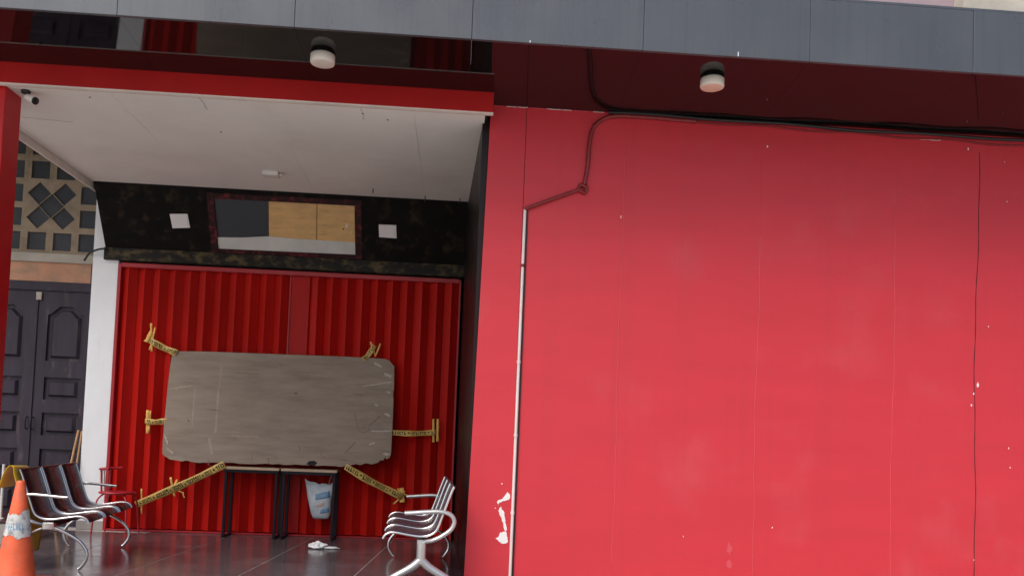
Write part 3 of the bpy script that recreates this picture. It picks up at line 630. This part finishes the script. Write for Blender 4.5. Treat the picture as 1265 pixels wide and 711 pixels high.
# ---------------------------------------------------------------- plastic bag and tissue
c0 = P(395, 600, y=-.23)
bg_ = thing('plastic_bag', 'white plastic bag with blue print hanging from the table leg', 'bag', P(394, 640, y=-.23))
Wb, Ht = .30, .40
zb_ = P(394, 640, y=-.23).z; zt_ = P(394, 596, y=-.23).z; xl_, xr_ = P(376, 600, y=-.23).x, P(412, 600, y=-.23).x
rd = random.Random(8)
def bagring(t):
    z = zb_ + (zt_-zb_)*t; tap = .62+.38*t if t > .12 else .50+t*1.4
    xc = (xl_+xr_)/2 + .035*(1-t) + .0; hw = (xr_-xl_)/2*tap; dp = .05*(math.sin(math.pi*min(1, .12+t*.95))+.12)
    return [(xc+hw*math.cos(a)*(1+.03*math.sin(5*a+t*9)), -.23+dp*math.sin(a)*(1+.2*math.sin(3*a+7*t)), z+.018*math.sin(2*a+1)*t+.02*t*math.cos(a)*-1+.01*math.sin(6*a)*t) for a in [2*math.pi*k/28 for k in range(28)]]
N = 14; vs = []; fs = []
for i in range(N+1): vs += bagring(i/N)
fs = [[i*28+k, i*28+(k+1) % 28, (i+1)*28+(k+1) % 28, (i+1)*28+k] for i in range(N) for k in range(28)]
fs.append([k for k in range(28)][::-1])
sk = MB().add(vs, fs, True).build('sack', M['bag'], bg_)
MB().tube(smooth([P(406, 597, y=-.25), P(409, 588, y=-.28), P(411, 582, y=-.36), P(409, 590, y=-.26)], 5), .006, 6, flat=.5).build('handle', M['bag'], bg_)
def bagmark(px, mname, name):
    lp = [(P(a, b, y=-.285).x, P(a, b, y=-.285).z) for a, b in px]
    def yb_(x, z):
        t = min(max((z-zb_)/(zt_-zb_), 0), 1); tap = .62+.38*t if t > .12 else .50+t*1.4
        xc = (xl_+xr_)/2+.035*(1-t); hw = (xr_-xl_)/2*tap; dp = .05*(math.sin(math.pi*min(1, .12+t*.95))+.12); u = min(.98, abs((x-xc)/hw)); a = -math.acos((x-xc)/hw if u < .98 else .98)
        return -.23+dp*math.sin(a)*(1+.2*math.sin(3*a+7*t))-.003
    (xa_, za_), (xb2, zb2), (xc2, zc2), (xd2, zd2) = lp
    def fn(u, v):
        x = (xa_*(1-u)+xb2*u)*(1-v)+(xd2*(1-u)+xc2*u)*v; z = (za_*(1-u)+zb2*u)*(1-v)+(zd2*(1-u)+zc2*u)*v; return (x, yb_(x, z), z)
    MB().grid(fn, 8, 4, .001).build(name, M[mname], sk)
bagmark([(389, 617), (407, 614), (406, 606), (390, 610)], 'blue_ink', 'blue_print')
bagmark([(395, 634), (406, 632), (406, 626), (396, 629)], 'blue_ink', 'blue_print')
bagmark([(391, 626), (400, 624), (400, 620), (392, 622)], 'tan_ink', 'tan_print')
pt = P(392, 677, z=0); rd = random.Random(11)
ts = thing('crumpled_tissue', 'crumpled white tissue lying on the dark porch tiles', 'tissue', (pt.x, pt.y, 0))
for nm, dx, rx, ry, rz, sd_ in (('ball', 0, .075, .055, .034, 1), ('tail', .13, .075, .03, .012, 2)):
    bm = bmesh.new(); bmesh.ops.create_icosphere(bm, subdivisions=4, radius=1); r_ = random.Random(sd_); ps = [Vector((r_.gauss(0, 1), r_.gauss(0, 1), r_.gauss(0, 1))).normalized() for _ in range(16)]
    vv = []
    for v in bm.verts:
        k = 1+sum(.10*math.sin(9*v.co.dot(q)+i) for i, q in enumerate(ps))*.55
        vv.append((pt.x+dx+v.co.x*rx*k, pt.y+v.co.y*ry*k, max(.0005, rz*.9+v.co.z*rz*k)))
    bm.verts.index_update(); MB().add(vv, [[v.index for v in f.verts] for f in bm.faces], False).build(nm, M['paper'], ts); bm.free()

# ---------------------------------------------------------------- waiting benches
PROF = [(-.235, .80), (-.222, .772), (-.196, .70), (-.163, .60), (-.136, .52), (-.108, .455), (-.062, .420), (.01, .408), (.10, .418), (.20, .434), (.255, .430), (.288, .407), (.298, .385)]
def bench(name, lab, org, ang, n, seatm, cast_near, armmat, sw_):
    t = thing(name, lab, 'bench', (org[0], org[1], 0), 'steel waiting benches on the porch')
    ca, sa = math.cos(ang), math.sin(ang)
    W_ = lambda u, v, z: Vector((org[0]+v*ca-u*sa, org[1]+v*sa+u*ca, z))      # u along the bench, v forward
    gap = .03; tot = n*sw_+(n-1)*gap; pr = smooth([(0, a, b) for a, b in PROF], 3)
    for k in range(n):
        u0 = -tot/2+k*(sw_+gap); u1 = u0+sw_
        sh_ = MB().grid(lambda a, b: W_(u0+.012+(u1-u0-.024)*a, pr[round(b*(len(pr)-1))].y-.004, pr[round(b*(len(pr)-1))].z-.002), 2, len(pr)-1, .004).build('seat_shell', seatm, t)
        for uu in (u0+.008, u1-.008):
            MB().tube([W_(uu, p.y, p.z) for p in pr], .0105, 8).build('side_rail', M['steel'], t)
        MB().tube([W_(u0+.012, pr[0].y, pr[0].z), W_(u1-.012, pr[0].y, pr[0].z)], .009, 8).build('top_rail', seatm, t)
    MB().bar(W_(-tot/2+.02, 0.0, .365), W_(tot/2-.02, 0.0, .365), .07, .04, .005).build('beam', M['black_metal'] if not cast_near else M['cast'], t)
    for sgn in (-1, 1):
        ue = sgn*(tot/2-.03)
        if not (cast_near and sgn > 0): MB().box((-.045, -.04, -.03), (.045, .04, .03), .008, Matrix.Translation(W_(ue, 0, .355)) @ Matrix.Rotation(ang, 4, 'Z')).build('beam_bracket', M['steel'], t)
        if cast_near and sgn > 0:
            lg = MB().tube([W_(ue, .0, .36), W_(ue, 0, .20)], [.036, .036], 12).build('leg_post', M['cast'], t)
            for sv_ in (-1, 1):
                MB().tube(smooth([W_(ue, .0, .225), W_(ue, sv_*.07, .165), W_(ue, sv_*.20, .09), W_(ue, sv_*.31, .03), W_(ue, sv_*.345, .016)], 5), [.037-.017*k/20 for k in range(21)], 12).build('foot', M['cast'], t)
        else:
            for sv_ in (-1, 1):
                MB().tube(smooth([W_(ue, sv_*.02, .345), W_(ue, sv_*.10, .315), W_(ue, sv_*.22, .245), W_(ue, sv_*.285, .165), W_(ue, sv_*.29, .09), W_(ue, sv_*.255, .03), W_(ue, sv_*.235, .013)], 5), .0135, 10).build('leg', M['steel'], t)
        # arm: rises behind the backrest from the beam and curls forward
        ua = sgn*(tot/2+.022)
        arm = smooth([W_(ue, -.02, .365), W_(ua, -.09, .385), W_(ua, -.165, .425), W_(ua, -.225, .475), W_(ua, -.245, .535), W_(ua, -.215, .585), W_(ua, -.14, .607), W_(ua, -.04, .603), W_(ua, .08, .592), W_(ua, .14, .588)], 5)
        MB().tube(arm, .0165 if not cast_near else [.022]*25+[.022]*(len(arm)-25), 12, flat=.8).build('armrest', M[armmat], t)
    return t
bench('waiting_bench', 'maroon three seat steel waiting bench with chrome rails beside the orange cone', (.60, -2.17), R(8), 3, M['seat_maroon'], False, 'steel', .485)
bench('waiting_bench', 'silver edged dark three seat waiting bench against the dark side wall', (3.65, -2.40), math.pi+R(3), 3, M['seat_grey'], True, 'cast', .58)

# ---------------------------------------------------------------- yellow sheet over the maroon bench
ca, sa = math.cos(R(8)), math.sin(R(8))
Wl = lambda u, v, z: Vector((.60+v*ca-u*sa, -2.17+v*sa+u*ca, z))
prof = smooth([(0, -.150, .12), (0, -.140, .30), (0, -.145, .45), (0, -.172, .56), (0, -.205, .66), (0, -.240, .76), (0, -.255, .825), (0, -.290, .828), (0, -.325, .765), (0, -.352, .65)], 5)
sht = MB().grid(lambda a, b: (lambda p: Wl(-.835+.44*a, p.y-.010*(1+math.sin(9*a+6*b))*(1-b)-.03*a*b, p.z-.02*a*math.sin(3*b)))(prof[round(b*(len(prof)-1))]), 10, len(prof)-1, .003).build('yellow_sheet', M['yellow'])
tag(sht, 'yellow plastic sheet draped over the back of the maroon bench', 'sheet')

# ---------------------------------------------------------------- red chair
cx, cy = .27, -.40
rc = thing('red_chair', 'small red chair with curved back rail beside the white column', 'chair', (cx, cy, 0))
hs = .455
MB().lathe([(.005, hs-.016), (.17, hs-.018), (.19, hs-.010), (.192, hs), (.18, hs+.008), (.05, hs+.004), (0, hs+.003)], (cx, cy, 0), 28).build('seat', M['chair_red'], rc)
for dx, dy in ((.13, -.13), (.13, .13), (-.13, -.13), (-.13, .13)):
    MB().tube(smooth([(cx+dx*.75, cy+dy*.75, hs-.012), (cx+dx*1.15, cy+dy*1.15, hs-.08), (cx+dx*1.3, cy+dy*1.3, .2), (cx+dx*1.4, cy+dy*1.4, .004)], 4), .0095, 8).build('leg', M['chair_red'], rc)
rail = [(cx+.02-.20*math.cos(t), cy+.19*math.sin(t), .715-.012*math.cos(t)) for t in [R(-75+150*k/16) for k in range(17)]]
MB().tube(rail, .019, 10, flat=.7).build('back_rail', M['chair_red'], rc)
for t_, mm in ((-40, 'chair_red'), (-14, 'chair_white'), (14, 'chair_white'), (40, 'chair_red')):
    a = R(t_); MB().tube([(cx-.165*math.cos(a), cy+.165*math.sin(a), hs), (cx+.02-.2*math.cos(a), cy+.19*math.sin(a), .712)], .011, 8).build('spindle', M[mm], rc)

# ---------------------------------------------------------------- traffic cone
ct = P(26, 593, y=-3.47); kx, ky = ct.x, -3.47; kh = ct.z
cone = thing('traffic_cone', 'orange traffic cone with dirty white collar at the bench end', 'cone', (kx, ky, 0))
MB().box((kx-.19, ky-.19, .0), (kx+.19, ky+.19, .03), .012, seg=2).build('base', M['orange'], cone)
rad = lambda z: .138 + (.028-.138)*(z-.03)/(kh-.03)
MB().lathe([(.155, .028), (rad(.04)+.004, .045)]+[(rad(z), z) for z in (.06, .2, .3, .5, kh-.02)]+[(.026, kh-.005), (.021, kh)], (kx, ky, 0), 40).build('body', M['orange'], cone)
z0c, z1c = P(24, 661, y=ky).z, P(24, 632, y=ky).z
n = 40; vs = []
for j, zz in enumerate((z0c, (z0c*.66+z1c*.34), (z0c*.33+z1c*.67), z1c)):
    for k in range(n):
        a = 2*math.pi*k/n; jz = (.012*math.sin(3*a+1)+.008*math.sin(7*a)+.004*math.sin(13*a)) * (1 if j in (0, 3) else 0) + (.022*math.sin(2*a+2.2) if j == 3 else 0)
        z_ = zz+jz; vs.append((kx+(rad(z_)+.0035)*math.cos(a), ky+(rad(z_)+.0035)*math.sin(a), z_))
cl = MB().add(vs, [[j*n+k, j*n+(k+1) % n, (j+1)*n+(k+1) % n, (j+1)*n+k] for j in range(3) for k in range(n)], True).build('collar', M['collar'], cone)
mb = MB(); zz0, zz1 = P(24, 653, y=ky).z, P(24, 645, y=ky).z; r_ = random.Random(2)
for k, a in enumerate([-140, -112, -99, -86, -73, -60, -47]):
    a0 = R(a); wd = R(9.5)
    for (f0, f1, g0, g1) in r_.choice([((0, .4, 0, 1), (.4, 1, .35, .62)), ((0, .35, 0, 1), (.65, 1, 0, 1)), ((0, .4, 0, 1), (.4, 1, 0, .3)), ((.3, .7, 0, 1), (0, 1, .75, 1))]):
        q = []
        for e in (.0045, .0036):
            for (fa_, ga_) in ((f0, g0), (f1, g0), (f1, g1), (f0, g1)):
                z_ = zz0+(zz1-zz0)*ga_; an = a0+wd*fa_; q.append((kx+(rad(z_)+e)*math.cos(an), ky+(rad(z_)+e)*math.sin(an), z_))
        mb.add(q, [[0, 1, 2, 3], [7, 6, 5, 4], [0, 4, 5, 1], [1, 5, 6, 2], [2, 6, 7, 3], [3, 7, 4, 0]])
mb.build('lettering', M['blue_ink'], cl)

# ---------------------------------------------------------------- sticks, step and pole
for lab, a, b in (('bare wooden stick leaning between door and white column, the thicker one', (87, 575), (97, 531)), ('bare wooden stick leaning against the white column, the thinner one', (94.5, 575), (101, 532))):
    p, q = P(*a, y=-.10), P(*b, y=.02 if a[0] < 90 else -.005); d = (q-p).normalized(); base = p - d*(p.z/d.z)
    o = MB().tube([base+Vector((0, 0, .004)), p, q], [.014, .013, .012] if a[0] < 90 else [.011, .010, .009], 10).build('wooden_stick', M['stick']); tag(o, lab, 'stick', 'sticks leaning by the door')
b = P(7, 645, y=-1.3); tp = P(5, 573, y=-1.3)
st = thing('low_step', 'low maroon step in front of the wooden door', 'step', (-.9, -.9, 0))
MB().box((-1.6, -1.45, -.005), (P(9, 650, y=-1.45).x, -.55, .20), .006).build('block', M['grout'], st)
MB().box((-1.61, -1.46, .2005), (P(9, 650, y=-1.45).x+.01, -.54, .225), .004).build('tread', M['seat_maroon'], st)
wp = thing('white_post', 'thin white post standing on the low maroon step', 'post', (b.x, -1.3, .225))
MB().tube([(tp.x, -1.3, .226), tp], .014, 10).build('tube', M['white_plastic'], wp)
MB().lathe([(.035, 0), (.035, .008), (.016, .014)], (tp.x, -1.3, .2255), 16).build('foot', M['white_plastic'], wp)
